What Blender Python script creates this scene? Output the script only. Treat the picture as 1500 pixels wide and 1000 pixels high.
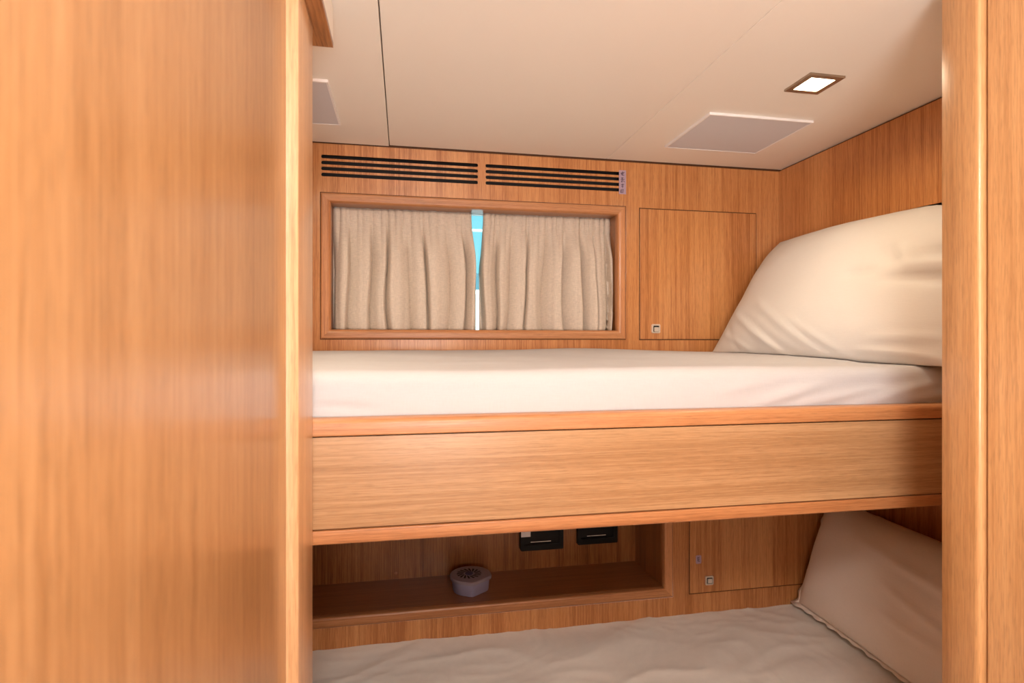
import bpy, bmesh, math, random
from mathutils import Vector, Matrix, noise

# ------------------------------------------------------------------ clear
for o in list(bpy.data.objects):
    bpy.data.objects.remove(o, do_unlink=True)
S = bpy.context.scene
C = S.collection
ZC_BOUNCE = 1.30 + 0.515
E = 1.30                      # eye height above the cabin floor; z below is written as E + offset

# ------------------------------------------------------------------ camera
cam_d = bpy.data.cameras.new('camera')
cam = bpy.data.objects.new('camera', cam_d)
C.objects.link(cam)
cam.location = (0, 0, E)
cam.rotation_euler = (math.pi / 2, 0, -math.radians(10.736))
cam_d.sensor_width = 36
cam_d.lens = 20.0
cam_d.clip_start = 0.02
cam_d.dof.use_dof = True
cam_d.dof.focus_distance = 1.35
cam_d.dof.aperture_fstop = 5.0
S.camera = cam

# ------------------------------------------------------------------ sky, sun, lights, exposure
w = bpy.data.worlds.new('sky')
S.world = w
w.use_nodes = True
w.node_tree.nodes['Background'].inputs[0].default_value = (0.20, 0.52, 0.62, 1)
w.node_tree.nodes['Background'].inputs[1].default_value = 1.0


def add_light(name, kind, loc, target, energy, color, **kw):
    d = bpy.data.lights.new(name, kind)
    d.energy = energy
    d.color = color
    for k, v in kw.items():
        setattr(d, k, v)
    o = bpy.data.objects.new(name, d)
    C.objects.link(o)
    o.location = loc
    if target is not None:
        o.rotation_euler = (Vector(target) - Vector(loc)).to_track_quat('-Z', 'Y').to_euler()
    return o


add_light('sun', 'SUN', (0, -4, 6), (0.6, 0, 0.6), 6.0, (1, 0.97, 0.92), angle=0.01)
# unseen area lights added in the passage, standing in for a ceiling-bounced flash
add_light('bounce_flash', 'AREA', (0.10, -0.34, ZC_BOUNCE), (0.20, 0.36, 1.0), 11.5, (1.0, 0.94, 0.86),
          shape='RECTANGLE', size=0.34, size_y=0.26)
add_light('ceiling_fill', 'AREA', (0.12, -0.55, E - 0.15), (0.22, 0.45, E + 1.95), 13.3, (1.0, 0.965, 0.94),
          shape='RECTANGLE', size=0.40, size_y=0.40)  # added fill, tilted up to brighten the ceiling

S.view_settings.view_transform = 'Standard'
S.view_settings.look = 'None'
S.view_settings.exposure = 0.78
S.view_settings.gamma = 1.0
S.view_settings.use_curve_mapping = False

# ------------------------------------------------------------------ materials
def new_mat(name):
    m = bpy.data.materials.new(name)
    m.use_nodes = True
    nt = m.node_tree
    return m, nt, nt.nodes['Principled BSDF']


def N(nt, kind, **kw):
    n = nt.nodes.new(kind)
    for k, v in kw.items():
        setattr(n, k, v)
    return n


def wood(name, dark, mid, light, axis='Z', rough=0.34, seed=0.0, coat=0.25, streak=1.0, fineness=1.0):
    """Straight-grained varnished veneer; axis is the direction of the grain."""
    m, nt, b = new_mat(name)
    L = nt.links.new
    geo = N(nt, 'ShaderNodeNewGeometry')

    def layer(across, along, detail, rough_n, off):
        mp = N(nt, 'ShaderNodeMapping')
        sc = [across * fineness] * 3
        sc['XYZ'.index(axis)] = along
        mp.inputs['Scale'].default_value = sc
        mp.inputs['Location'].default_value = (seed + off, seed * 1.7 + off, seed * 0.6 - off)
        L(geo.outputs['Position'], mp.inputs['Vector'])
        n = N(nt, 'ShaderNodeTexNoise')
        n.inputs['Scale'].default_value = 1.0
        n.inputs['Detail'].default_value = detail
        n.inputs['Roughness'].default_value = rough_n
        L(mp.outputs['Vector'], n.inputs['Vector'])
        return n.outputs['Fac']
    broad = layer(14, 0.55, 2, 0.5, 3.1)
    band = layer(75, 1.3, 3, 0.6, 7.7)
    fine = layer(330, 4.5, 2, 0.6, 1.3)
    pore = layer(620, 22, 1, 0.5, 5.9)

    def mix(a, bb, f):
        n = N(nt, 'ShaderNodeMath', operation='MULTIPLY_ADD')
        L(bb, n.inputs[0])
        n.inputs[1].default_value = f
        if isinstance(a, float):
            n.inputs[2].default_value = a
        else:
            L(a, n.inputs[2])
        return n.outputs[0]
    s = mix(-0.11, broad, 0.34)
    s = mix(s, band, 0.34 * streak)
    s = mix(s, fine, 0.34 * streak)
    s = mix(s, pore, 0.20)
    r = N(nt, 'ShaderNodeValToRGB')
    L(s, r.inputs['Fac'])
    e = r.color_ramp.elements
    e[0].position = 0.40
    e[0].color = (*dark, 1)
    e[1].position = 0.62
    e[1].color = (*light, 1)
    k = e.new(0.50)
    k.color = (*mid, 1)
    dash = layer(1000, 42, 1, 0.5, 8.4)
    pm = N(nt, 'ShaderNodeMapRange')
    pm.inputs['From Min'].default_value = 0.33
    pm.inputs['From Max'].default_value = 0.47
    pm.inputs['To Min'].default_value = 0.80
    pm.inputs['To Max'].default_value = 1.0
    L(dash, pm.inputs['Value'])
    hv = N(nt, 'ShaderNodeHueSaturation')
    L(r.outputs['Color'], hv.inputs['Color'])
    L(pm.outputs['Result'], hv.inputs['Value'])
    L(hv.outputs['Color'], b.inputs['Base Color'])
    b.inputs['Roughness'].default_value = rough
    b.inputs['Coat Weight'].default_value = coat
    b.inputs['Coat Roughness'].default_value = 0.30 if coat > 0.6 else 0.16
    bp = N(nt, 'ShaderNodeBump')
    bp.inputs['Strength'].default_value = 0.06
    bp.inputs['Distance'].default_value = 0.002
    L(fine, bp.inputs['Height'])
    L(bp.outputs['Normal'], b.inputs['Normal'])
    return m


def plain(name, col, rough=0.5, metal=0.0, bump=None, var=0.0, spec=0.5):
    m, nt, b = new_mat(name)
    L = nt.links.new
    b.inputs['Base Color'].default_value = (*col, 1)
    b.inputs['Roughness'].default_value = rough
    b.inputs['Metallic'].default_value = metal
    b.inputs['Specular IOR Level'].default_value = spec
    if bump or var:
        tc = N(nt, 'ShaderNodeNewGeometry')
        n = N(nt, 'ShaderNodeTexNoise')
        n.inputs['Scale'].default_value = bump[0] if bump else 30
        n.inputs['Detail'].default_value = 3
        L(tc.outputs['Position'], n.inputs['Vector'])
        if bump:
            bp = N(nt, 'ShaderNodeBump')
            bp.inputs['Strength'].default_value = bump[1]
            bp.inputs['Distance'].default_value = 0.002
            L(n.outputs['Fac'], bp.inputs['Height'])
            L(bp.outputs['Normal'], b.inputs['Normal'])
        if var:
            hs = N(nt, 'ShaderNodeHueSaturation')
            hs.inputs['Color'].default_value = (*col, 1)
            mr = N(nt, 'ShaderNodeMapRange')
            mr.inputs['To Min'].default_value = 1 - var
            mr.inputs['To Max'].default_value = 1 + var
            L(n.outputs['Fac'], mr.inputs['Value'])
            L(mr.outputs['Result'], hs.inputs['Value'])
            L(hs.outputs['Color'], b.inputs['Base Color'])
    return m


def cloth(name, col, weave=900, amt=0.10, translucent=0.0, sheen=0.0):
    m, nt, b = new_mat(name)
    L = nt.links.new
    geo = N(nt, 'ShaderNodeNewGeometry')
    acc = None
    for sc in ((weave, weave, weave * 0.06), (weave * 0.06, weave * 0.06, weave)):
        mp = N(nt, 'ShaderNodeMapping')
        mp.inputs['Scale'].default_value = sc
        L(geo.outputs['Position'], mp.inputs['Vector'])
        n = N(nt, 'ShaderNodeTexNoise')
        n.inputs['Scale'].default_value = 1
        n.inputs['Detail'].default_value = 2
        L(mp.outputs['Vector'], n.inputs['Vector'])
        if acc is None:
            acc = n.outputs['Fac']
        else:
            a = N(nt, 'ShaderNodeMath', operation='ADD')
            L(acc, a.inputs[0])
            L(n.outputs['Fac'], a.inputs[1])
            acc = a.outputs[0]
    mr = N(nt, 'ShaderNodeMapRange')
    mr.inputs['From Min'].default_value = 0.6
    mr.inputs['From Max'].default_value = 1.4
    mr.inputs['To Min'].default_value = 1 - amt
    mr.inputs['To Max'].default_value = 1 + amt
    L(acc, mr.inputs['Value'])
    hs = N(nt, 'ShaderNodeHueSaturation')
    hs.inputs['Color'].default_value = (*col, 1)
    L(mr.outputs['Result'], hs.inputs['Value'])
    L(hs.outputs['Color'], b.inputs['Base Color'])
    b.inputs['Roughness'].default_value = 0.9
    b.inputs['Specular IOR Level'].default_value = 0.15
    b.inputs['Sheen Weight'].default_value = sheen
    bp = N(nt, 'ShaderNodeBump')
    bp.inputs['Strength'].default_value = 0.15
    bp.inputs['Distance'].default_value = 0.001
    L(acc, bp.inputs['Height'])
    L(bp.outputs['Normal'], b.inputs['Normal'])
    if translucent:
        t = N(nt, 'ShaderNodeBsdfTranslucent')
        L(hs.outputs['Color'], t.inputs['Color'])
        mx = N(nt, 'ShaderNodeMixShader')
        mx.inputs[0].default_value = translucent
        L(b.outputs[0], mx.inputs[1])
        L(t.outputs[0], mx.inputs[2])
        L(mx.outputs[0], nt.nodes['Material Output'].inputs['Surface'])
    return m


def glow(name, col, strength):
    m, nt, b = new_mat(name)
    b.inputs['Base Color'].default_value = (0.9, 0.9, 0.9, 1)
    b.inputs['Emission Color'].default_value = (*col, 1)
    b.inputs['Emission Strength'].default_value = strength
    return m


WD, WM, WL = (0.365, 0.128, 0.036), (0.510, 0.210, 0.068), (0.620, 0.288, 0.105)
M = {}
M['veneer'] = wood('veneer_upright', WD, WM, WL, 'Z', seed=1.0)
M['veneer_door'] = wood('veneer_door', WD, WM, WL, 'Z', seed=6.0)
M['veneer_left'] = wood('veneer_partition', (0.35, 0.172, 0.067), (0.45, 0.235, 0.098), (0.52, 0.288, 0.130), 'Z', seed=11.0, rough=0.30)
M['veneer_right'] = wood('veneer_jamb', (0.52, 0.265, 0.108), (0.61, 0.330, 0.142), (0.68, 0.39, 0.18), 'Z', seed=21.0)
M['bunk_panel'] = wood('veneer_bunk_front', (0.37, 0.195, 0.088), (0.455, 0.258, 0.126), (0.52, 0.312, 0.160), 'X', seed=4.0, fineness=1.5)
M['rail_x'] = wood('solid_rail', (0.37, 0.145, 0.052), (0.475, 0.202, 0.078), (0.55, 0.255, 0.108), 'X', seed=9.0, rough=0.42, coat=0.08)
M['rail_z'] = wood('solid_stile', (0.40, 0.155, 0.055), (0.53, 0.222, 0.085), (0.62, 0.285, 0.12), 'Z', seed=13.0, rough=0.42, coat=0.08)
M['post'] = wood('solid_post', (0.50, 0.26, 0.115), (0.64, 0.36, 0.175), (0.73, 0.45, 0.24), 'Z', seed=17.0, rough=0.34, coat=1.0)
M['pelmet'] = wood('pelmet_wood', (0.16, 0.055, 0.016), (0.36, 0.145, 0.045), (0.47, 0.21, 0.075), 'Y', seed=3.0)
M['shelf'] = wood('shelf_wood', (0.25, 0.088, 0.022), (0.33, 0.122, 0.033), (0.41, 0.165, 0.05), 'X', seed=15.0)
M['shelf_back'] = wood('shelf_back_wood', (0.19, 0.062, 0.013), (0.33, 0.120, 0.030), (0.45, 0.185, 0.055), 'Z', seed=19.0)  # streaked veneer, deepened further to put the recess's shade into its colour
M['ceiling'] = plain('cream_vinyl', (0.87, 0.815, 0.74), 0.42, bump=(900, 0.05))
M['floor'] = plain('pale_bounce_floor', (0.72, 0.66, 0.58), 0.95, bump=(400, 0.4))  # unseen floor; pale tone made up to bounce light upward
M['hatch'] = plain('grey_mesh', (0.64, 0.62, 0.65), 0.7, bump=(2500, 0.2))
M['hatch_rim'] = plain('white_plastic', (0.86, 0.83, 0.82), 0.4)
M['bezel'] = plain('brushed_bronze', (0.46, 0.38, 0.30), 0.28, 1.0)
M['black'] = plain('black_gap', (0.008, 0.005, 0.004), 0.8)
M['gap_brown'] = plain('dark_joint', (0.10, 0.038, 0.013), 0.8)
M['black_gloss'] = plain('black_glass', (0.006, 0.005, 0.005), 0.3, spec=0.25)
M['chrome'] = plain('chrome', (0.80, 0.76, 0.72), 0.2, 1.0)
M['nickel'] = plain('satin_nickel', (0.82, 0.76, 0.68), 0.32, 0.85)
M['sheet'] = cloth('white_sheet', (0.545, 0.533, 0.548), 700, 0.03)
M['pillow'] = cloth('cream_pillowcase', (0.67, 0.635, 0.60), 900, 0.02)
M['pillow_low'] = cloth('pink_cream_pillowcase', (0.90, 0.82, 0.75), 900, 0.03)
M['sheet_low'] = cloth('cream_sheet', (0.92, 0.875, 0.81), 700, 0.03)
M['linen'] = cloth('beige_linen', (0.67, 0.565, 0.465), 1300, 0.20, translucent=0.10)
M['tub'] = plain('lavender_plastic', (0.30, 0.29, 0.44), 0.45)
M['tub_lid'] = plain('lavender_lid', (0.31, 0.27, 0.33), 0.4)
M['tub_hub'] = plain('navy_plastic', (0.03, 0.03, 0.12), 0.4)
M['sticker'] = plain('lilac_sticker', (0.40, 0.29, 0.37), 0.45)
M['ink'] = plain('dark_ink', (0.05, 0.03, 0.06), 0.7)
M['hull'] = plain('white_gelcoat', (0.9, 0.9, 0.9), 0.3)
M['hull_glass'] = plain('tinted_band', (0.02, 0.10, 0.13), 0.2)
M['lamp'] = glow('lamp_lens', (1.0, 0.86, 0.62), 14.0)
mg, ntg, bg = new_mat('tinted_pane')
bg.inputs['Base Color'].default_value = (0.80, 0.97, 0.98, 1)
bg.inputs['Roughness'].default_value = 0.0
bg.inputs['Transmission Weight'].default_value = 1.0
bg.inputs['IOR'].default_value = 1.3
M['glass'] = mg


# ------------------------------------------------------------------ helpers
def link(name, me, mat, parent=None, smooth=False):
    o = bpy.data.objects.new(name, me)
    C.objects.link(o)
    if mat is not None:
        me.materials.append(M[mat] if isinstance(mat, str) else mat)
    if parent is not None:
        o.parent = parent
        o.matrix_parent_inverse = Matrix.Translation(-parent.location)
    if smooth:
        for p in me.polygons:
            p.use_smooth = True
    return o


def tag(o, label, cat, group=None):
    o['label'] = label
    o['category'] = cat
    if group:
        o['group'] = group
    return o


def thing(name, loc, label, cat, group=None):
    o = bpy.data.objects.new(name, None)
    C.objects.link(o)
    o.location = loc
    o.empty_display_size = 0.05
    return tag(o, label, cat, group)


def struct(o):
    o['kind'] = 'structure'
    return o


def box_bm(bm, x0, x1, y0, y1, z0, z1, bev=0.0, seg=2):
    r = bmesh.ops.create_cube(bm, size=1.0)
    vs = r['verts']
    for v in vs:
        v.co = Vector(((x0 + x1) / 2 + v.co.x * (x1 - x0), (y0 + y1) / 2 + v.co.y * (y1 - y0),
                       (z0 + z1) / 2 + v.co.z * (z1 - z0)))
    if bev:
        es = list({e for v in vs for e in v.link_edges})
        bmesh.ops.bevel(bm, geom=es, offset=bev, segments=seg, affect='EDGES', profile=0.5)


def box(name, x0, x1, y0, y1, z0, z1, mat, parent=None, bev=0.0):
    bm = bmesh.new()
    box_bm(bm, x0, x1, y0, y1, z0, z1, bev)
    me = bpy.data.meshes.new(name)
    bm.to_mesh(me)
    bm.free()
    return link(name, me, mat, parent)


def boxes(name, lst, mat, parent=None):
    bm = bmesh.new()
    for b in lst:
        box_bm(bm, *b)
    me = bpy.data.meshes.new(name)
    bm.to_mesh(me)
    bm.free()
    return link(name, me, mat, parent)


def raw(name, verts, faces, mat, parent=None, smooth=False):
    me = bpy.data.meshes.new(name)
    me.from_pydata([tuple(v) for v in verts], [], faces)
    bm = bmesh.new()
    bm.from_mesh(me)
    bmesh.ops.recalc_face_normals(bm, faces=bm.faces)
    bm.to_mesh(me)
    bm.free()
    me.update()
    return link(name, me, mat, parent, smooth)


def prism(name, pts, fn, t0, t1, mat, parent=None, smooth_angle=None):
    """pts: closed 2D outline; fn(a, b, t) -> xyz; extruded from t0 to t1."""
    n = len(pts)
    v = [fn(a, b, t0) for a, b in pts] + [fn(a, b, t1) for a, b in pts]
    f = [tuple(range(n)), tuple(range(n, 2 * n))]
    f += [(i, (i + 1) % n, n + (i + 1) % n, n + i) for i in range(n)]
    o = raw(name, v, f, mat, parent)
    if smooth_angle:
        for p in o.data.polygons:
            p.use_smooth = len(p.vertices) == 4
        o.data.set_sharp_from_angle(angle=math.radians(smooth_angle))
    return o


def rrect(x0, x1, z0, z1, r, n=6):
    out = []
    for cx, cz, a0 in ((x1 - r, z1 - r, 0), (x0 + r, z1 - r, 90), (x0 + r, z0 + r, 180), (x1 - r, z0 + r, 270)):
        for i in range(n + 1):
            a = math.radians(a0 + 90 * i / n)
            out.append((cx + r * math.cos(a), cz + r * math.sin(a)))
    return out


def rect(x0, x1, z0, z1):
    return [(x0, z0), (x1, z0), (x1, z1), (x0, z1)]


def plate(name, outline, holes, y0, y1, mat, parent=None):
    """An upright board in the XZ plane with real openings cut through it."""
    cu = bpy.data.curves.new(name, 'CURVE')
    cu.dimensions = '2D'
    cu.fill_mode = 'BOTH'
    cu.extrude = (y1 - y0) / 2
    for lp in [outline] + holes:
        sp = cu.splines.new('POLY')
        sp.points.add(len(lp) - 1)
        for p, (a, b) in zip(sp.points, lp):
            p.co = (a, b, 0, 1)
        sp.use_cyclic_u = True
    t = bpy.data.objects.new('tmp', cu)
    C.objects.link(t)
    dg = bpy.context.evaluated_depsgraph_get()
    dg.update()
    me = bpy.data.meshes.new_from_object(t.evaluated_get(dg))
    bpy.data.objects.remove(t, do_unlink=True)
    me.name = name
    me.materials.clear()
    yc = (y0 + y1) / 2
    for v in me.vertices:
        v.co = (v.co.x, yc - v.co.z, v.co.y)
    bm = bmesh.new()
    bm.from_mesh(me)
    bmesh.ops.remove_doubles(bm, verts=bm.verts, dist=1e-6)
    bmesh.ops.recalc_face_normals(bm, faces=bm.faces)
    bm.to_mesh(me)
    bm.free()
    return link(name, me, mat, parent)


def mitred_frame(prefix, x0, x1, z0, z1, prof, parent):
    """Four mitred bars; prof = [(inward offset, y)] closed section."""
    out = []
    n = len(prof)
    for nm, side in (('frame_rail', 'b'), ('frame_rail', 't'), ('frame_stile', 'l'), ('frame_stile', 'r')):
        A, B = [], []
        for t, y in prof:
            if side == 'b':
                A.append((x0 + t, y, z0 + t)); B.append((x1 - t, y, z0 + t))
            if side == 't':
                A.append((x0 + t, y, z1 - t)); B.append((x1 - t, y, z1 - t))
            if side == 'l':
                A.append((x0 + t, y, z0 + t)); B.append((x0 + t, y, z1 - t))
            if side == 'r':
                A.append((x1 - t, y, z0 + t)); B.append((x1 - t, y, z1 - t))
        f = [tuple(range(n)), tuple(range(n, 2 * n))]
        f += [(i, (i + 1) % n, n + (i + 1) % n, n + i) for i in range(n)]
        o = raw(nm, A + B, f, 'rail_x' if side in 'bt' else 'rail_z', parent)
        for p in o.data.polygons:
            p.use_smooth = len(p.vertices) == 4
        o.data.set_sharp_from_angle(angle=math.radians(12))
        out.append(o)
    return out


def text_mesh(name, body, size, fn, mat, parent):
    cu = bpy.data.curves.new(name, 'FONT')
    cu.body = body
    cu.size = size
    cu.align_x = 'CENTER'
    cu.align_y = 'CENTER'
    t = bpy.data.objects.new('tmp', cu)
    C.objects.link(t)
    dg = bpy.context.evaluated_depsgraph_get()
    dg.update()
    me = bpy.data.meshes.new_from_object(t.evaluated_get(dg))
    bpy.data.objects.remove(t, do_unlink=True)
    me.materials.clear()
    for v in me.vertices:
        v.co = fn(v.co.x, v.co.y)
    return link(name, me, mat, parent)


def seal(name, x0, x1, z0, z1, t, depth, parent):
    """dark bead set back in the joint round a frame or door"""
    a, b = YB + depth, YB + 0.0178
    return boxes(name, [(x0, x1, a, b, z0, z0 + t), (x0, x1, a, b, z1 - t, z1),
                        (x0, x0 + t, a, b, z0 + t, z1 - t), (x1 - t, x1, a, b, z0 + t, z1 - t)], 'gap_brown', parent)


YB = 1.60                      # face of the back wall
ZC = E + 0.538                 # ceiling

# ------------------------------------------------------------------ the shell
struct(box('floor', -0.95, 1.45, -1.7, 1.66, -0.03, 0.0, 'floor'))

ceiling = struct(box('ceiling', -0.95, 1.45, -1.72, 1.90, ZC + 0.016, ZC + 0.06, 'gap_brown'))
for xa, xb, dz in ((-0.90, -0.0410, 0.0025), (-0.0390, 0.5857, 0.0), (0.5866, 1.40, 0.0)):
    box('ceiling_panel', xa, xb, -1.7, 1.5965, ZC - dz, ZC + 0.0155, 'ceiling', ceiling, 0.0012)

# back wall veneer with openings: window, two vents, two lockers, recessed shelf
WX0, WX1, WZ0, WZ1 = -0.2205, 0.6470, E + 0.0072, E + 0.4010
VL = (-0.232, 0.2155, E + 0.432, E + 0.516)
VR = (0.2155, 0.660, E + 0.432, E + 0.516)
DU = (0.690, 1.080, E + 0.004, E + 0.400)
DL = (0.851, 1.330, E - 0.7705, E - 0.390)
NS = (-0.480, 0.7975, E - 0.771, E - 0.395)
g = 0.0022
wall_back = struct(plate('wall_back', rect(-0.90, 1.40, 0.0, ZC - 0.0045),
                         [rect(WX0 - g, WX1 + g, WZ0 - g, WZ1 + g), rect(VL[0], VR[1], VL[2], VL[3]),
                          rect(*DU), rect(*DL), rect(NS[0] - g, NS[1] + g, NS[2] - g, NS[3] + g)],
                         YB, YB + 0.018, 'veneer'))

box('shadow_gap', -0.90, 1.40, YB + 0.004, YB + 0.030, ZC - 0.0044, ZC + 0.0155, 'gap_brown', wall_back)

# right wall: narrow panels above the bunk, deeper recess below
wall_right = struct(box('wall_right', 1.36, 1.40, 0.728, 1.60, 0.0, E - 0.30, 'veneer'))
box('panel', 1.157, 1.18, 1.2805, 1.5995, E - 0.31, ZC - 0.0045, 'veneer', wall_right)
box('panel', 1.157, 1.18, 0.729, 1.2793, E - 0.31, ZC - 0.0045, 'veneer_door', wall_right)
box('shadow_gap', 1.161, 1.18, 0.729, 1.5995, ZC - 0.0044, ZC - 0.0005, 'gap_brown', wall_right)
box('panel_backing', 1.18, 1.40, 0.729, 1.60, E - 0.31, ZC + 0.02, 'veneer', wall_right)

# left partition along the passage, its rounded end post, and the closed side of the berth
struct(box('wall_left', -0.19, -0.150, -1.7, 0.790, 0.0, ZC - 0.003, 'veneer_left'))
pp = [(-0.1499, 0.7755), (-0.1372, 0.7800), (-0.1358, 0.7808), (-0.1350, 0.7826), (-0.135, 0.894), (-0.1365, 0.8965),
      (-0.139, 0.898), (-0.19, 0.898), (-0.19, 0.7905), (-0.1499, 0.7905)]
struct(prism('trim_1', pp, lambda a, b, t: (a, b, t), 0.0, ZC - 0.003, 'post', None, 30))
struct(box('wall_berth_front', -0.95, -0.19, 0.83, 0.87, 0.0, ZC - 0.003, 'veneer'))
struct(box('wall_berth_end', -0.95, -0.90, 0.87, 1.66, 0.0, ZC + 0.02, 'veneer'))

# overhead pelmet fixed to the post
tr2 = struct(boxes('trim_2', [(-0.30, -0.1115, 0.8985, 0.948, E + 0.470, E + 0.478), (-0.1345, -0.1115, 0.50, 0.8985, E + 0.470, E + 0.478)], 'pelmet'))
boxes('fascia', [(-0.30, -0.1118, 0.8985, 0.9477, E + 0.4781, ZC - 0.004), (-0.1345, -0.1118, 0.50, 0.8985, E + 0.4781, ZC - 0.004)], 'ceiling', tr2)

# right side of the passage: jamb with rounded nosing, then the panelled bulkhead
jp = [(0.822, 0.728), (0.8035, 0.728), (0.800, 0.7245), (0.800, 0.6745)]
for i in range(6):
    a = math.radians(180 + 90 * i / 5)
    jp.append((0.807 + 0.007 * math.cos(a), 0.6745 + 0.007 * math.sin(a)))
jp += [(0.822, 0.6675)]
struct(prism('trim_3', jp, lambda a, b, t: (a, b, t), 0.0, ZC - 0.003, 'veneer_right', None, 50))
struct(box('wall_passage_right', 0.809, 0.838, -1.7, 0.6640, 0.0, ZC - 0.003, 'veneer_right', None, 0.001))
struct(box('wall_bulkhead', 0.838, 1.40, 0.667, 0.728, 0.0, ZC - 0.003, 'veneer_right'))
struct(box('wall_passage_end', -0.19, 0.838, -1.74, -1.70, 0.0, ZC - 0.003, 'ceiling'))

# ------------------------------------------------------------------ window, pane, curtains
prof_win = [(0.0, YB + 0.017), (0.0, YB - 0.0005), (0.0012, YB - 0.0025), (0.004, YB - 0.0035), (0.016, YB - 0.0035),
            (0.0205, YB - 0.002), (0.0238, YB + 0.001), (0.0255, YB + 0.005), (0.0255, YB + 0.017)]
ix0, ix1, iz0, iz1 = WX0 + 0.0255, WX1 - 0.0255, WZ0 + 0.0215, WZ1 - 0.0255
window = struct(boxes('window_1', [
    (WX0 - 0.03, WX1 + 0.03, YB + 0.019, YB + 0.10, WZ0 - 0.03, WZ0 + 0.024),
    (WX0 - 0.03, WX1 + 0.03, YB + 0.019, YB + 0.10, WZ1 - 0.024, WZ1 + 0.028),
    (WX0 - 0.03, WX0 + 0.024, YB + 0.019, YB + 0.10, WZ0 + 0.024, WZ1 - 0.024),
    (WX1 - 0.024, WX1 + 0.03, YB + 0.019, YB + 0.10, WZ0 + 0.024, WZ1 - 0.024)], 'shelf'))
seal('shadow_gap', WX0 - g, WX1 + g, WZ0 - g, WZ1 + g, g * 0.95, 0.0022, window)
mitred_frame('window', WX0, WX1, WZ0, WZ1, prof_win, window)
box('pane', WX0 + 0.0245, WX1 - 0.0245, YB + 0.084, YB + 0.089, WZ0 + 0.0245, WZ1 - 0.0245, 'glass', window)


def curtain(xa_top, xb_top, xa_bot, xb_bot, seed, label):
    rnd = random.Random(seed)
    nu, nv = 260, 44
    zt, zb = WZ1 - 0.0243, WZ0 + 0.0246
    folds = []                                   # irregular pleat positions
    x = 0.0
    while x < 1.0:
        wd = rnd.uniform(0.09, 0.19)
        folds.append((x, min(x + wd, 1.001), rnd.uniform(0.55, 1.0), rnd.uniform(-0.012, 0.012), rnd.choice((0.16, 0.24, 0.76, 0.84))))
        x += wd
    head = []
    x = 0.0
    while x < 1.0:
        wd = rnd.uniform(0.03, 0.075)
        head.append((x, min(x + wd, 1.001), rnd.uniform(0.3, 1.0)))
        x += wd
    V, F = [], []
    for j in range(nv + 1):
        v = j / nv
        z = zt + (zb - zt) * v
        for i in range(nu + 1):
            u = i / nu
            vk = min(v / 0.55, 1.0)
            vk = vk * vk * (3 - 2 * vk)
            xa = xa_top + (xa_bot - xa_top) * vk
            xb = xb_top + (xb_bot - xb_top) * vk
            ub = min(max(u + 0.022 * math.sin(3.2 * v + seed + 8 * u) * v, 0), 1)
            d = 0.0
            for a, b, am, dr, pk in folds:
                if a <= ub < b:
                    s = (ub - a) / (b - a)
                    s = s / (2 * pk) if s < pk else 0.5 + (s - pk) / (2 * (1 - pk))
                    d = am * math.sin(math.pi * min(max(s, 0), 1)) ** 0.75
                    break
            hd = 0.0
            for a, b, am in head:
                if a <= u < b:
                    hd = am * math.sin(math.pi * (u - a) / (b - a))
                    break
            k = min(max((v - 0.10) / 0.30, 0), 1)
            k = k * k * (3 - 2 * k)
            dep = 0.0075 * hd * (1 - 0.75 * k) + 0.048 * d * (0.10 + 0.90 * k)
            # stitched gathering line under the heading
            dep -= 0.0030 * math.exp(-((v - 0.135) / 0.014) ** 2)
            nz = noise.noise(Vector((u * 9 + seed, v * 3.0, seed))) * 0.0022
            y = YB + 0.068 - dep + nz * (0.3 + v)
            lean = 0.008 * noise.noise(Vector((u * 6, v * 2, seed + 4))) * v * (1 if 0.02 < u < 0.98 else 0)
            V.append((xa + (xb - xa) * u + lean, y, z))
    for j in range(nv):
        for i in range(nu):
            a = j * (nu + 1) + i
            F.append((a, a + 1, a + nu + 2, a + nu + 1))
    o = raw('curtain', V, F, 'linen', None, True)
    sm = o.modifiers.new('thickness', 'SOLIDIFY')
    sm.thickness = 0.0012
    return tag(o, label, 'curtain', 'short linen window curtains')


curtain(WX0 + 0.0243, 0.1930, WX0 + 0.0243, 0.2052, 3, 'beige linen curtain covering the half of the window below the uncovered vent')
curtain(0.2300, WX1 - 0.0243, 0.2172, WX1 - 0.0243, 8, 'beige linen curtain covering the window half nearer the upper locker door')

# the moored boat seen through the slit
boat = thing('moored_boat', (0.9, 6.6, E - 1.2), 'white boat moored outside, seen through the gap between curtains', 'boat')
hp = [(-0.0, -1.2), (0.0, -0.9), (-0.16, -0.2), (-0.22, 0.50), (-0.20, 0.545), (0.1, 0.56), (2.2, 0.56), (2.2, -1.2)]
prism('hull', hp, lambda a, b, t: (t, 6.2 + a, E + b), -3.0, 5.0, 'hull', boat)
prism('window_band', [(0.02, 0.561), (0.10, 0.76), (1.6, 0.76), (1.6, 0.561)], lambda a, b, t: (t, 6.2 + a, E + b), -2.4, 4.2, 'hull_glass', boat)
bmr = bmesh.new()
box_bm(bmr, -2.4, 4.2, 6.20, 6.225, E + 1.205, E + 1.230)
for k in range(8):
    xx = -2.4 + k * 0.94 + 0.01
    box_bm(bmr, xx, xx + 0.02, 6.20, 6.22, E + 0.561, E + 1.205)
mer = bpy.data.meshes.new('guard_rail')
bmr.to_mesh(mer)
bmr.free()
link('guard_rail', mer, 'hull', boat)

struct(box('sea', -30, 30, 2.2, 60, E - 1.32, E - 1.2, 'hull_glass'))

# ------------------------------------------------------------------ vents with real slots
def slot_rows(xa, xb, z_top, z_bot):
    rows = []
    h = 0.0098
    for k in range(4):
        zc = z_top + (z_bot - z_top) * k / 3
        rows.append(rrect(xa, xb, zc - h / 2, zc + h / 2, h / 2 - 0.0002, 5))
    return rows


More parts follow.
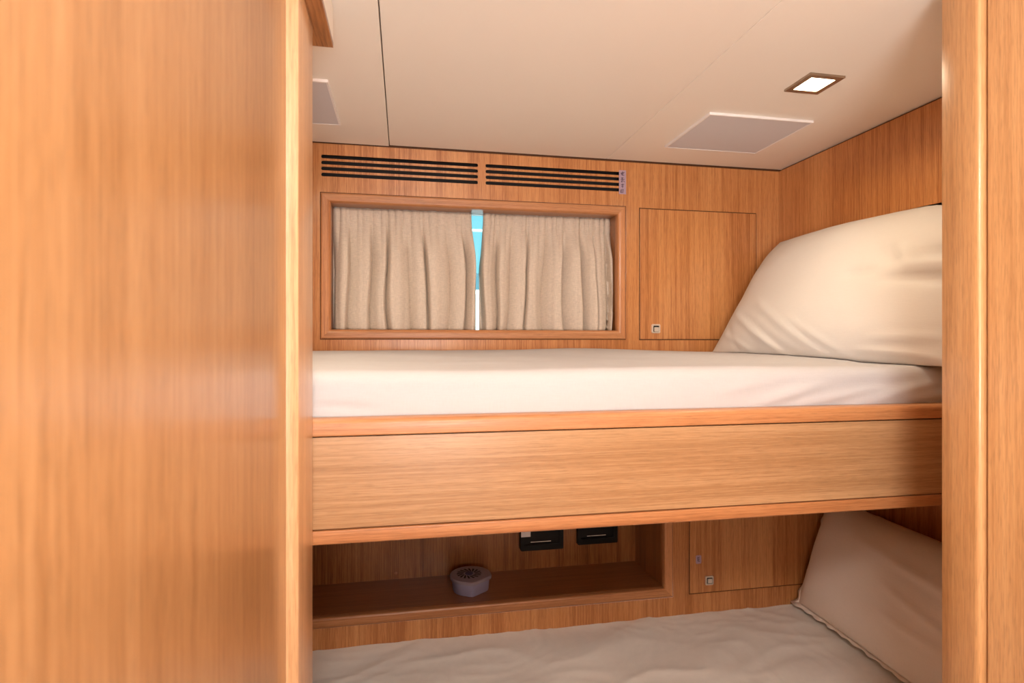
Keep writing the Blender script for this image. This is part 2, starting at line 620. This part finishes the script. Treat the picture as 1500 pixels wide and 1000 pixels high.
for nm, R, xa, xb, lab in (('air_vent', VL, -0.2195, 0.2055, 'air vent of four long dark slots directly below the ceiling seam, no sticker'),
                           ('air_vent', VR, 0.2270, 0.6440, 'air vent of four long dark slots with a lilac sticker on its end')):
    t = thing(nm, ((R[0] + R[1]) / 2, YB, R[2]), lab, 'vent', 'slotted air vents over the window')
    plate('grille', rect(R[0] + 1e-4, R[1] - 1e-4, R[2] + 1e-4, R[3] - 1e-4),
          slot_rows(xa, xb, E + 0.4985, E + 0.4500), YB, YB + 0.003, 'veneer', t)
    boxes('duct', [(R[0], R[1], YB + 0.05, YB + 0.054, R[2], R[3]), (R[0], R[1], YB + 0.0034, YB + 0.05, R[3], R[3] + 0.003),
                   (R[0], R[1], YB + 0.0034, YB + 0.05, R[2] - 0.003, R[2]),
                   (R[0], R[0] + 0.002, YB + 0.0034, YB + 0.05, R[2], R[3]), (R[1] - 0.002, R[1], YB + 0.0034, YB + 0.05, R[2], R[3])],
          'black', t)

# sticker over the vent's end, with marks running down it
st = thing('label_sticker', (0.639, YB, E + 0.437), 'narrow lilac sticker with dark handwritten marks over the vent slot ends', 'sticker')
box('sticker_sheet', 0.6265, 0.6485, YB - 0.0008, YB - 0.0003, E + 0.4375, E + 0.5085, 'sticker', st)
rnd = random.Random(5)
marks = []
for zc, strokes in ((0.4985, ((-.006, .001, .006, .004), (-.004, -.003, .005, -.005), (0, .006, -.001, -.006), (-.005, -.001, .004, .0005))),
                    (0.4800, ((-.005, .005, .003, .006), (-.001, .007, -.002, -.008), (-.006, 0, .006, .002), (.002, -.002, .006, -.006), (-.005, -.006, 0, -.003))),
                    (0.4625, ((-.005, .003, .005, .004), (0, .006, 0, -.007), (-.004, -.002, .003, -.001))),
                    (0.4460, ((-.006, .004, .004, .005), (-.006, .0, .004, .001), (-.006, -.004, .003, -.003), (-.006, .004, -.006, -.004)))):
    for a, b, c, d in strokes:
        marks.append((a, zc + b, c, zc + d))
V, F = [], []
for a, b, c, d in marks:
    p, q = Vector((0.6375 + a, E + b)), Vector((0.6375 + c, E + d))
    n = Vector((-(q - p).y, (q - p).x)).normalized() * 0.0009
    k = len(V)
    V += [(p.x + n.x, YB - 0.0010, p.y + n.y), (q.x + n.x, YB - 0.0010, q.y + n.y), (q.x - n.x, YB - 0.0010, q.y - n.y), (p.x - n.x, YB - 0.0010, p.y - n.y)]
    F.append((k, k + 1, k + 2, k + 3))
raw('lettering', V, F, 'ink', st)


# ------------------------------------------------------------------ lockers
def locker(name, R, gaps, latch_x, latch_z, lab):
    t = thing(name, ((R[0] + R[1]) / 2, YB + 0.1, R[2]), lab, 'locker', 'flush wooden wall lockers')
    x0, x1, z0, z1 = R
    yb = YB + 0.0185
    boxes('body', [(x0 - 0.02, x1 + 0.02, yb + 0.18, yb + 0.19, z0 - 0.02, z1 + 0.02),
                   (x0 - 0.02, x0 - 0.008, yb, yb + 0.18, z0 - 0.02, z1 + 0.02), (x1 + 0.008, x1 + 0.02, yb, yb + 0.18, z0 - 0.02, z1 + 0.02),
                   (x0 - 0.008, x1 + 0.008, yb, yb + 0.18, z0 - 0.02, z0 - 0.008), (x0 - 0.008, x1 + 0.008, yb, yb + 0.18, z1 + 0.008, z1 + 0.02),
                   (x0 - 0.008, x1 + 0.008, yb + 0.004, yb + 0.006, z0 - 0.008, z1 + 0.008)], 'black', t)
    door = box('door', x0 + gaps, x1 - gaps, YB - 0.0002, YB + 0.0175, z0 + gaps, z1 - gaps, 'veneer_door', t, 0.0006)
    seal('door_seal', x0, x1, z0, z1, gaps - 0.0002, 0.0022, t)
    s = 0.0135
    latch_o = rrect(latch_x - s, latch_x + s, latch_z - s, latch_z + s, 0.0042)
    latch_i = rrect(latch_x - 0.0045, latch_x + 0.0100, latch_z - 0.0090, latch_z + 0.0045, 0.002)
    bz = plate('latch_bezel', latch_o, [rrect(latch_x - 0.0088, latch_x + 0.0108, latch_z - 0.0098, latch_z + 0.0088, 0.0025)], YB - 0.0055, YB - 0.0004, 'nickel', door)
    bv = bz.modifiers.new('soft', 'BEVEL')
    bv.width = 0.0012
    bv.segments = 2
    plate('latch_recess', rrect(latch_x - 0.0110, latch_x + 0.0115, latch_z - 0.0110, latch_z + 0.0110, 0.0025), [], YB - 0.0012, YB - 0.0003, 'black', door)
    lb = plate('latch_button', latch_i, [], YB - 0.0040, YB - 0.0004, 'nickel', door)
    bz['label'] = 'satin nickel square push latch'
    return t


locker('wall_locker', DU, 0.0032, 0.7420, E + 0.0385, 'flush wooden locker door beside the curtained window, above the upper berth')
locker('wall_locker', DL, 0.0036, 0.9165, E - 0.7300, 'flush wooden locker door beside the open shelf, above the lower berth')
st2 = thing('label_sticker', (0.8825, YB, E - 0.676), 'small lilac square sticker with one letter on the lower locker door', 'sticker')
plate('sticker_sheet', rrect(0.8735, 0.8915, E - 0.6775, E - 0.6520, 0.004), [], YB - 0.0011, YB - 0.0004, 'sticker', st2)
text_mesh('lettering', 'E', 0.019, lambda a, b: (0.8825 + a - 0.25 * b * 0.4, YB - 0.0014, E - 0.6647 + b), 'ink', st2)

# ------------------------------------------------------------------ recessed shelf under the bunk
ns = thing('recessed_shelf', (0.16, YB + 0.1, NS[2]), 'long open wooden shelf recessed in the wall under the upper bunk', 'shelf')
prof_sh = [(0.0, YB + 0.017), (0.0, YB - 0.0005), (0.0012, YB - 0.0025), (0.004, YB - 0.0035), (0.021, YB - 0.0035),
           (0.0248, YB - 0.002), (0.0265, YB + 0.002), (0.0265, YB + 0.017)]
seal('shadow_gap', NS[0] - g, NS[1] + g, NS[2] - g, NS[3] + g, g * 0.95, 0.0022, ns)
mitred_frame('shelf', NS[0], NS[1], NS[2], NS[3], prof_sh, ns)
nx0, nx1, nz0, nz1 = NS[0] + 0.0265, NS[1] - 0.0265, NS[2] + 0.0265, NS[3] - 0.0265
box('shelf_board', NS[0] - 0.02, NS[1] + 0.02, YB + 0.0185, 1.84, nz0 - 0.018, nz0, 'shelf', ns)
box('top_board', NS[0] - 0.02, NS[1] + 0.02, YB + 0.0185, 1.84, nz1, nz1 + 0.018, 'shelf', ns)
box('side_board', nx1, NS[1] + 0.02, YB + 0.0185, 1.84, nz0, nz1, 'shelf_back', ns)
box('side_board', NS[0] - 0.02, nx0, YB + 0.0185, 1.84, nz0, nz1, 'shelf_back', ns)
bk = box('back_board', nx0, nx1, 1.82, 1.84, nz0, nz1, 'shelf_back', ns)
cap = []
for i in range(14):
    a = 2 * math.pi * i / 14
    cap.append((-0.0252 + 0.0045 * math.cos(a), E - 0.7255 + 0.0045 * math.sin(a)))
plate('screw_cap', cap, [], 1.8185, 1.8199, 'rail_z', bk)

# black sockets on the shelf's back board
for xa, xb, zb, ya, lab, white in ((0.368, 0.510, E - 0.6745, 1.790, 'black socket box with a white tag, nearer the lavender tub', True),
                                   (0.5625, 0.7015, E - 0.6715, 1.803, 'black socket box nearer the end of the recessed shelf, no tag', False)):
    t = thing('power_socket', ((xa + xb) / 2, 1.82, zb), lab, 'socket', 'black sockets in the recessed shelf')
    zt = zb + 0.082
    pl = plate('surround', rrect(xa, xb, zb, zt, 0.004), [rect(xa + 0.012, xb - 0.012, zb + 0.018, zt - 0.012)], ya, 1.8196, 'black_gloss', t)
    box('insert', xa + 0.012, xb - 0.012, ya + 0.008, 1.8194, zb + 0.018, zt - 0.012, 'black_gloss', t)
    box('trim_strip', xa + 0.034, xb - 0.040, ya + 0.0055, ya + 0.0078, zb + 0.0250, zb + 0.0268, 'chrome', t)
    if white:
        box('tag', xa + 0.001, xa + 0.032, ya - 0.0012, ya - 0.0003, zb + 0.046, zb + 0.066, 'hatch_rim', t)

# lavender plastic tub on the shelf
tx, ty = 0.196, 1.706
tub = thing('plastic_tub', (tx, ty, nz0), 'small lavender plastic tub with slotted round lid on the recessed shelf', 'tub')


def tub_outline(sc, n=30):
    """Round at the back, straight face at the front right, corner at the front."""
    pts = []
    for i in range(n + 1):
        a = math.radians(5 + 245 * i / n)
        pts.append((0.060 * math.cos(a), 0.060 * math.sin(a)))
    pts += [(-0.010, -0.064), (0.000, -0.066), (0.008, -0.062), (0.052, -0.030), (0.058, -0.024), (0.0605, -0.014)]
    return [(tx + p[0] * sc, ty + p[1] * sc) for p in pts]


def loft(name, rings, mat, parent, smooth=True):
    n = len(rings[0][0])
    V, F = [], []
    for pts, z in rings:
        V += [(a, b, z) for a, b in pts]
    for k in range(len(rings) - 1):
        for i in range(n):
            F.append((k * n + i, k * n + (i + 1) % n, (k + 1) * n + (i + 1) % n, (k + 1) * n + i))
    F.append(tuple(range(n)))
    F.append(tuple(range((len(rings) - 1) * n, len(rings) * n)))
    o = raw(name, V, F, mat, parent, smooth)
    o.data.set_sharp_from_angle(angle=math.radians(35))
    return o


loft('tub_body', [(tub_outline(0.86), nz0 + 0.0003), (tub_outline(0.885), nz0 + 0.004), (tub_outline(0.93), nz0 + 0.036)], 'tub', tub)
lid = loft('lid', [(tub_outline(0.955), nz0 + 0.0362), (tub_outline(1.02), nz0 + 0.0365), (tub_outline(1.035), nz0 + 0.0420),
                   (tub_outline(1.0), nz0 + 0.0455), (tub_outline(0.93), nz0 + 0.0468)], 'tub_lid', tub)
V, F = [], []
for k in range(16):                              # fan of slots round the hub
    a0 = 2 * math.pi * k / 16
    rr0, rr1, sw = 0.017, 0.037, 0.35
    q = len(V)
    for rr, da in ((rr0, -0.12), (rr1, 0.22), (rr1, 0.40), (rr0, 0.12)):
        V.append((tx - 0.004 + rr * math.cos(a0 + da), ty + rr * math.sin(a0 + da), nz0 + 0.0472))
    F.append((q, q + 1, q + 2, q + 3))
raw('lid_slots', V, F, 'black', lid)
hub = [(tx - 0.004 + 0.012 * math.cos(2 * math.pi * i / 20), ty + 0.012 * math.sin(2 * math.pi * i / 20)) for i in range(20)]
loft('lid_hub', [(hub, nz0 + 0.0469), (hub, nz0 + 0.0490)], 'tub_hub', lid)

# ------------------------------------------------------------------ upper bunk
ub = thing('upper_bunk', (0.4, 1.25, E - 0.308), 'upper wooden bunk with pale grained front panel between two rounded rails', 'bunk')
bx0, bx1 = -0.19, 1.1565


def rail(name, zt, zb, yf, yk, rt, rb):
    pts = []
    n = 7
    for i in range(n + 1):                       # rounded nose, top then bottom
        a = math.radians(90 + 90 * i / n)
        pts.append((yf + rt + rt * math.cos(a), zt - rt + rt * math.sin(a)))
    for i in range(n + 1):
        a = math.radians(180 + 90 * i / n)
        pts.append((yf + rb + rb * math.cos(a), zb + rb + rb * math.sin(a)))
    pts += [(yk, zb), (yk, zt)]
    return prism(name, pts, lambda a, b, t: (t, a, b), bx0, bx1, 'rail_x', ub, 50)


rail('top_rail', E - 0.1185, E - 0.1440, 0.8985, 0.930, 0.010, 0.002)
rail('bottom_rail', E - 0.2872, E - 0.3085, 0.8985, 0.930, 0.002, 0.004)
box('front_panel', bx0, bx1, 0.9015, 0.925, E - 0.2850, E - 0.1460, 'bunk_panel', ub)
box('base_board', -0.90, 1.1565, 0.9305, 1.5990, E - 0.300, E - 0.135, 'shelf', ub)
box('end_board', 1.1567, 1.3598, 0.9000, 1.5990, E - 0.3075, E - 0.3002, 'veneer', ub)


def top_upper(x, y):
    """height of the upper mattress surface"""
    s = min(max((y - 0.955) / 0.62, 0), 1)
    z = -0.047 + 0.022 * math.sin(s * math.pi / 2)
    z += 0.0048 * math.exp(-((x - 0.50) / 0.17) ** 2) * s
    z -= 0.007 * min(max((x - 0.60) / 0.3, 0), 1) * (0.3 + 0.7 * s)
    z += 0.0035 * noise.noise(Vector((x * 4, y * 9, 2.0))) + 0.0012 * noise.noise(Vector((x * 14, y * 32, 5.0)))
    return E + z


def fold(x, p, q, wdt):
    """distance-to-segment ridge profile"""
    px, pz = x
    d = Vector((q[0] - p[0], q[1] - p[1]))
    t = min(max(((px - p[0]) * d.x + (pz - p[1]) * d.y) / d.length_squared, 0), 1)
    cx, cz = p[0] + d.x * t, p[1] + d.y * t
    dist = math.hypot(px - cx, pz - cz)
    return math.exp(-(dist / wdt) ** 2) * math.sin(math.pi * min(max(t, 0.02), 0.98)) ** 0.5


def mattress(name, x0, x1, yf, yb, zbot, top, mat, label, face_folds=(), wr=0.004, nose=0.028):
    nx, ny, nf = 220, 70, 14
    V, F = [], []
    rows = []
    for k in range(nf + 1):                      # front face
        rows.append(('f', k / nf))
    for k in range(1, 7):
        rows.append(('n', k / 6))
    for k in range(1, ny + 1):
        rows.append(('t', k / ny))
    rows.append(('b', 0))
    for kind, s in rows:
        for i in range(nx + 1):
            x = x0 + (x1 - x0) * i / nx
            ztop = top(x, yf + nose)
            if kind == 'f':
                z = zbot + (ztop - nose - zbot) * s
                y = yf - 0.004 * math.sin(math.pi * s)
                y -= wr * noise.noise(Vector((x * 5, z * 9, 1.0))) * (0.3 + 0.7 * s)
                for p, q, wdt, h in face_folds:
                    y -= h * fold((x, z - E), p, q, wdt)
            elif kind == 'n':
                a = s * math.pi / 2
                y = yf + nose * (1 - math.cos(a))
                z = ztop - nose + nose * math.sin(a)
                y -= wr * noise.noise(Vector((x * 5, z * 9, 1.0))) * (1 - s)
            elif kind == 't':
                y = yf + nose + (yb - yf - nose) * s
                z = top(x, y)
            else:
                y, z = yb, zbot
            V.append((x, y, z))
    n = nx + 1
    for j in range(len(rows) - 1):
        for i in range(nx):
            a = j * n + i
            F.append((a, a + 1, a + n + 1, a + n))
    R = len(rows)
    F.append(tuple(j * n for j in range(R)))
    F.append(tuple(j * n + nx for j in range(R))[::-1])
    F.append(tuple(range(n)) + tuple((R - 1) * n + i for i in range(nx, -1, -1)))
    o = raw(name, V, F, mat, None, True)
    o.data.set_sharp_from_angle(angle=math.radians(70))
    return tag(o, label, 'mattress')


ff = [((0.62, -0.115), (0.78, -0.075), 0.010, 0.006), ((0.70, -0.118), (0.90, -0.085), 0.008, 0.005),
      ((0.82, -0.120), (1.05, -0.072), 0.012, 0.007), ((0.55, -0.09), (0.66, -0.07), 0.010, 0.004),
      ((0.93, -0.112), (1.08, -0.095), 0.009, 0.006), ((-0.14, -0.10), (-0.04, -0.108), 0.008, -0.004)]
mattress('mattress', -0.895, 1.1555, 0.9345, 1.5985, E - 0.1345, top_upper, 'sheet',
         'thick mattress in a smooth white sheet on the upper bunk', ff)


# ------------------------------------------------------------------ pillows
def pillow_pts(origin, lu, lv, nrm, T, nu=72, nv=52, wr=None, belly=0.0, p=2.6, clampf=None, back=1.0, rnd_top=0.12, rnd_bot=0.02, tp=0.55):
    """lu, lv: half-length vectors along the pillow and up it; nrm points to the room."""
    V, F = [], []
    idx = {}

    def pos(u, v, side):
        kk = rnd_top * max(0.0, v) ** 1.0 if v > 0 else rnd_bot * (-v)
        eu = (1 - 0.05 * (1 - v * v) * (abs(u) ** 6)) * math.sqrt(1 - kk * v * v)
        ev = (1 - 0.06 * (1 - u * u) * (abs(v) ** 6)) * math.sqrt(1 - kk * u * u * 0.9)
        t = (max(1 - abs(u) ** p, 0) * max(1 - abs(v) ** p, 0)) ** tp
        q = Vector(origin) + Vector(lu) * (u * eu) + Vector(lv) * (v * ev)
        h = T * t * (1 if side > 0 else -back)
        if side > 0:
            h += belly * t * max(0, -v)
            if wr:
                h += wr(u, v) * min(1, t * 3)
        q = q + Vector(nrm) * h
        if clampf:
            q = clampf(q)
        return q
    for side in (1, -1):
        for j in range(nv + 1):
            for i in range(nu + 1):
                edge = i in (0, nu) or j in (0, nv)
                if edge and side < 0:
                    idx[(side, i, j)] = idx[(1, i, j)]
                    continue
                # denser near the rim
                u = math.sin((i / nu - 0.5) * math.pi)
                v = math.sin((j / nv - 0.5) * math.pi)
                u = 0.55 * u + 0.45 * (2 * i / nu - 1)
                v = 0.55 * v + 0.45 * (2 * j / nv - 1)
                idx[(side, i, j)] = len(V)
                V.append(pos(u, v, side))
    for side in (1, -1):
        for j in range(nv):
            for i in range(nu):
                F.append((idx[(side, i, j)], idx[(side, i + 1, j)], idx[(side, i + 1, j + 1)], idx[(side, i, j + 1)]))
    return V, F, pos


def seg_ridge(u, v, folds):
    s = 0.0
    for p, q, wdt, h in folds:
        s += h * fold((u, v), p, q, wdt)
    return s


# upper pillow leans on the right wall: u runs toward the back wall, v runs up the slope
up_folds = [((0.90, -0.62), (0.42, -0.98), 0.030, 0.0050), ((0.88, -0.30), (0.16, -0.97), 0.030, 0.0085),
            ((0.80, -0.34), (0.06, -0.99), 0.026, -0.0070), ((0.62, -0.22), (-0.18, -0.96), 0.034, 0.0085),
            ((0.52, -0.28), (-0.26, -0.99), 0.026, -0.0070), ((0.93, -0.48), (0.58, -0.95), 0.024, -0.0045),
            ((0.30, -0.45), (-0.34, -0.97), 0.030, 0.0050),
            ((-0.30, 0.34), (-0.42, 0.06), 0.05, -0.0110), ((-0.42, 0.30), (-0.52, 0.08), 0.04, 0.0100),
            ((-0.46, 0.04), (-1.0, 0.00), 0.055, 0.0170), ((-0.40, -0.10), (-1.0, -0.16), 0.05, -0.0140),
            ((-0.52, 0.20), (-1.0, 0.16), 0.05, -0.0130), ((-0.10, 0.02), (-0.36, -0.02), 0.05, -0.0060),
            ((-0.40, -0.90), (-0.95, -0.93), 0.035, 0.0070), ((-0.45, -0.78), (-0.95, -0.72), 0.04, 0.0050)]


def wr_up(u, v):
    return seg_ridge(u, v, up_folds) + 0.003 * noise.noise(Vector((u * 2.2, v * 2.2, 3))) \
        + 0.0012 * noise.noise(Vector((u * 7, v * 5, 8)))


def clamp_up(q):
    q.x = min(q.x, 1.1545)
    q.y = min(q.y, 1.5935)
    q.z = max(q.z, top_upper(q.x, q.y) + 0.001)
    return q


bot, topv = Vector((0.947, 1.213, E - 0.054)), Vector((1.160, 1.213, E + 0.318))
ctr = (bot + topv) / 2
lv = (topv - bot) / 2
lu = Vector((-0.060, 0.345, 0.0))
nr = lv.cross(lu).normalized()
if nr.x > 0:
    nr = -nr
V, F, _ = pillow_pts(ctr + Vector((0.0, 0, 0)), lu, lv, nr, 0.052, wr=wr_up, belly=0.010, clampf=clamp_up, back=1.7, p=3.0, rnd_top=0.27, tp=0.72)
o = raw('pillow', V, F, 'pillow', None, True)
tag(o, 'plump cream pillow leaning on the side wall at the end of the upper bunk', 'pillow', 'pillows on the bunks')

# ------------------------------------------------------------------ lower bunk, mattress, pillow
lb = thing('lower_bunk', (0.3, 1.25, 0.0), 'lower wooden bunk base under the creased cream mattress', 'bunk')
box('front_panel', -0.188, 1.3595, 0.9015, 0.925, 0.0, E - 0.94, 'bunk_panel', lb)
box('base_board', -0.8995, 1.3595, 0.9255, 1.5990, E - 0.97, E - 0.945, 'shelf', lb)

def crease(x, y, sc, seed):
    """soft irregular creases: warped ridged noise"""
    wx = noise.noise(Vector((x * 3, y * 3, seed))) * 0.35
    wy = noise.noise(Vector((x * 3, y * 3, seed + 9))) * 0.35
    n = noise.noise(Vector(((x + wx) * sc, (y + wy) * sc * 1.9, seed + 3)))
    return (1 - min(abs(n) * 1.6, 1)) ** 3


def top_low(x, y):
    z = -0.8315 + 0.003 * noise.noise(Vector((x * 5, y * 6, 7.0)))
    z += 0.0050 * crease(x, y, 3.2, 2.0) + 0.0024 * crease(x, y, 7.5, 5.0)
    s = min(max((1.0 - y) / 0.09, 0), 1)
    return E + z - 0.01 * s * s


mattress('mattress', -0.895, 1.3555, 0.9290, 1.5985, E - 0.9445, top_low, 'sheet_low',
         'mattress in a creased cream sheet on the lower bunk', (), 0.004)


def clamp_low(q):
    q.x = min(q.x, 1.3575)
    q.y = min(q.y, 1.5930)
    q.z = max(q.z, top_low(q.x, q.y) + 0.0012)
    return q


lo_folds = [((-0.1, 0.10), (-0.75, -0.12), 0.05, 0.006), ((-0.15, 0.45), (-0.9, 0.35), 0.06, 0.006),
            ((0.35, 0.55), (-0.35, 0.40), 0.07, 0.003), ((-0.1, -0.28), (-0.7, -0.33), 0.05, 0.004)]


def wr_lo(u, v):
    return seg_ridge(u, v, lo_folds) + 0.003 * noise.noise(Vector((u * 2.5, v * 2.5, 13)))


bot, topv = Vector((1.185, 1.262, E - 0.815)), Vector((1.300, 1.262, E - 0.480))
ctr = (bot + topv) / 2
lv = (topv - bot) / 2
lu = Vector((0.022, 0.315, 0.0))
nr = lv.cross(lu).normalized()
if nr.x > 0:
    nr = -nr
lp = thing('pillow', (1.2, 1.26, E - 0.828), 'pale pillow with a narrow flange propped upright at the end of the lower bunk', 'pillow', 'pillows on the bunks')
V, F, pos = pillow_pts(ctr, lu, lv, nr, 0.070, wr=wr_lo, clampf=clamp_low, back=0.8, p=3.0)
raw('pillow_body', V, F, 'pillow_low', lp, True)
# flange: a rippled flat border round the seam
V, F = [], []
per = []
for k in range(60):
    per.append((-1 + 2 * k / 60, -1))
for k in range(44):
    per.append((1, -1 + 2 * k / 44))
for k in range(60):
    per.append((1 - 2 * k / 60, 1))
for k in range(44):
    per.append((-1, 1 - 2 * k / 44))
n = len(per)
for k, (u, v) in enumerate(per):
    e = ctr + lu * u * 0.985 * (1 - 0.05 * (1 - v * v) * abs(u) ** 6) + lv * v * 0.985 * (1 - 0.06 * (1 - u * u) * abs(v) ** 6)
    out = Vector((0, 0, 0))
    if abs(u) > 0.999:
        out += lu.normalized() * math.copysign(1, u)
    if v < -0.999:
        out += ( -lv.normalized() * 0.25 + Vector((-0.95, 0, 0)))
    wv = 0.002 * math.sin(k * 0.9) + 0.003 * noise.noise(Vector((k * 0.31, 0, 1)))
    f = e + out * (0.017 + 0.003 * math.sin(k * 1.3)) + Vector(nr) * wv
    V.append(clamp_low(e.copy()))
    V.append(clamp_low(f))
for k in range(n):
    a, b = 2 * k, 2 * ((k + 1) % n)
    F.append((a, b, b + 1, a + 1))
fl = raw('flange', V, F, 'pillow_low', lp, True)
sm = fl.modifiers.new('thickness', 'SOLIDIFY')
sm.thickness = 0.0025

# ------------------------------------------------------------------ ceiling fittings
def downlight(cx, cy, label, energy, zc=ZC):
    t = thing('ceiling_downlight', (cx, cy, zc), label, 'light', 'square ceiling downlights')
    h, w_ = 0.0400, 0.0125
    b = boxes('bezel', [(cx - h, cx + h, cy - h, cy - h + w_, zc - 0.0045, zc - 0.0002), (cx - h, cx + h, cy + h - w_, cy + h, zc - 0.0045, zc - 0.0002),
                        (cx - h, cx - h + w_, cy - h + w_, cy + h - w_, zc - 0.0045, zc - 0.0002), (cx + h - w_, cx + h, cy - h + w_, cy + h - w_, zc - 0.0045, zc - 0.0002)],
              'bezel', t)
    box('lens', cx - h + w_ + 0.0003, cx + h - w_ - 0.0003, cy - h + w_ + 0.0003, cy + h - w_ - 0.0003, zc - 0.0022, zc - 0.0003, 'lamp', t)
    l = add_light('downlight_lamp', 'AREA', (cx, cy, zc - 0.006), (cx, cy, 0), energy, (1.0, 0.81, 0.57), shape='SQUARE', size=0.05, spread=math.radians(155))
    l.parent = t
    l.matrix_parent_inverse = Matrix.Translation(-t.location)
    return t


downlight(0.838, 1.046, 'lit square downlight in a bronze bezel in the ceiling over the upper pillow', 0.75)
downlight(-0.28, 1.046, 'added square downlight in the berth ceiling, unseen behind the near partition', 1.15, ZC - 0.0025)  # unseen mirror of the visible one, added to light the mattress top
downlight(0.30, -0.95, 'added square downlight in the passage ceiling, unseen behind the viewer', 2.5)  # unseen lamp added as a light source in the passage


def hatch(x0, x1, y0, y1, label, zc):
    t = thing('ceiling_speaker', ((x0 + x1) / 2, (y0 + y1) / 2, zc), label, 'speaker', 'square grey ceiling speakers')
    e = 0.004
    boxes('rim', [(x0, x1, y0, y0 + e, zc - 0.006, zc - 0.0002), (x0, x1, y1 - e, y1, zc - 0.006, zc - 0.0002),
                  (x0, x0 + e, y0 + e, y1 - e, zc - 0.006, zc - 0.0002), (x1 - e, x1, y0 + e, y1 - e, zc - 0.006, zc - 0.0002)], 'hatch_rim', t)
    box('grille', x0 + e, x1 - e, y0 + e, y1 - e, zc - 0.0052, zc - 0.0003, 'hatch', t)


hatch(0.704, 0.980, 1.224, 1.458, 'square grey flush speaker panel in the ceiling beside the lit downlight', ZC)
hatch(-0.430, -0.153, 1.213, 1.452, 'grey flush speaker panel in the ceiling, mostly hidden behind the near partition', ZC - 0.0025)
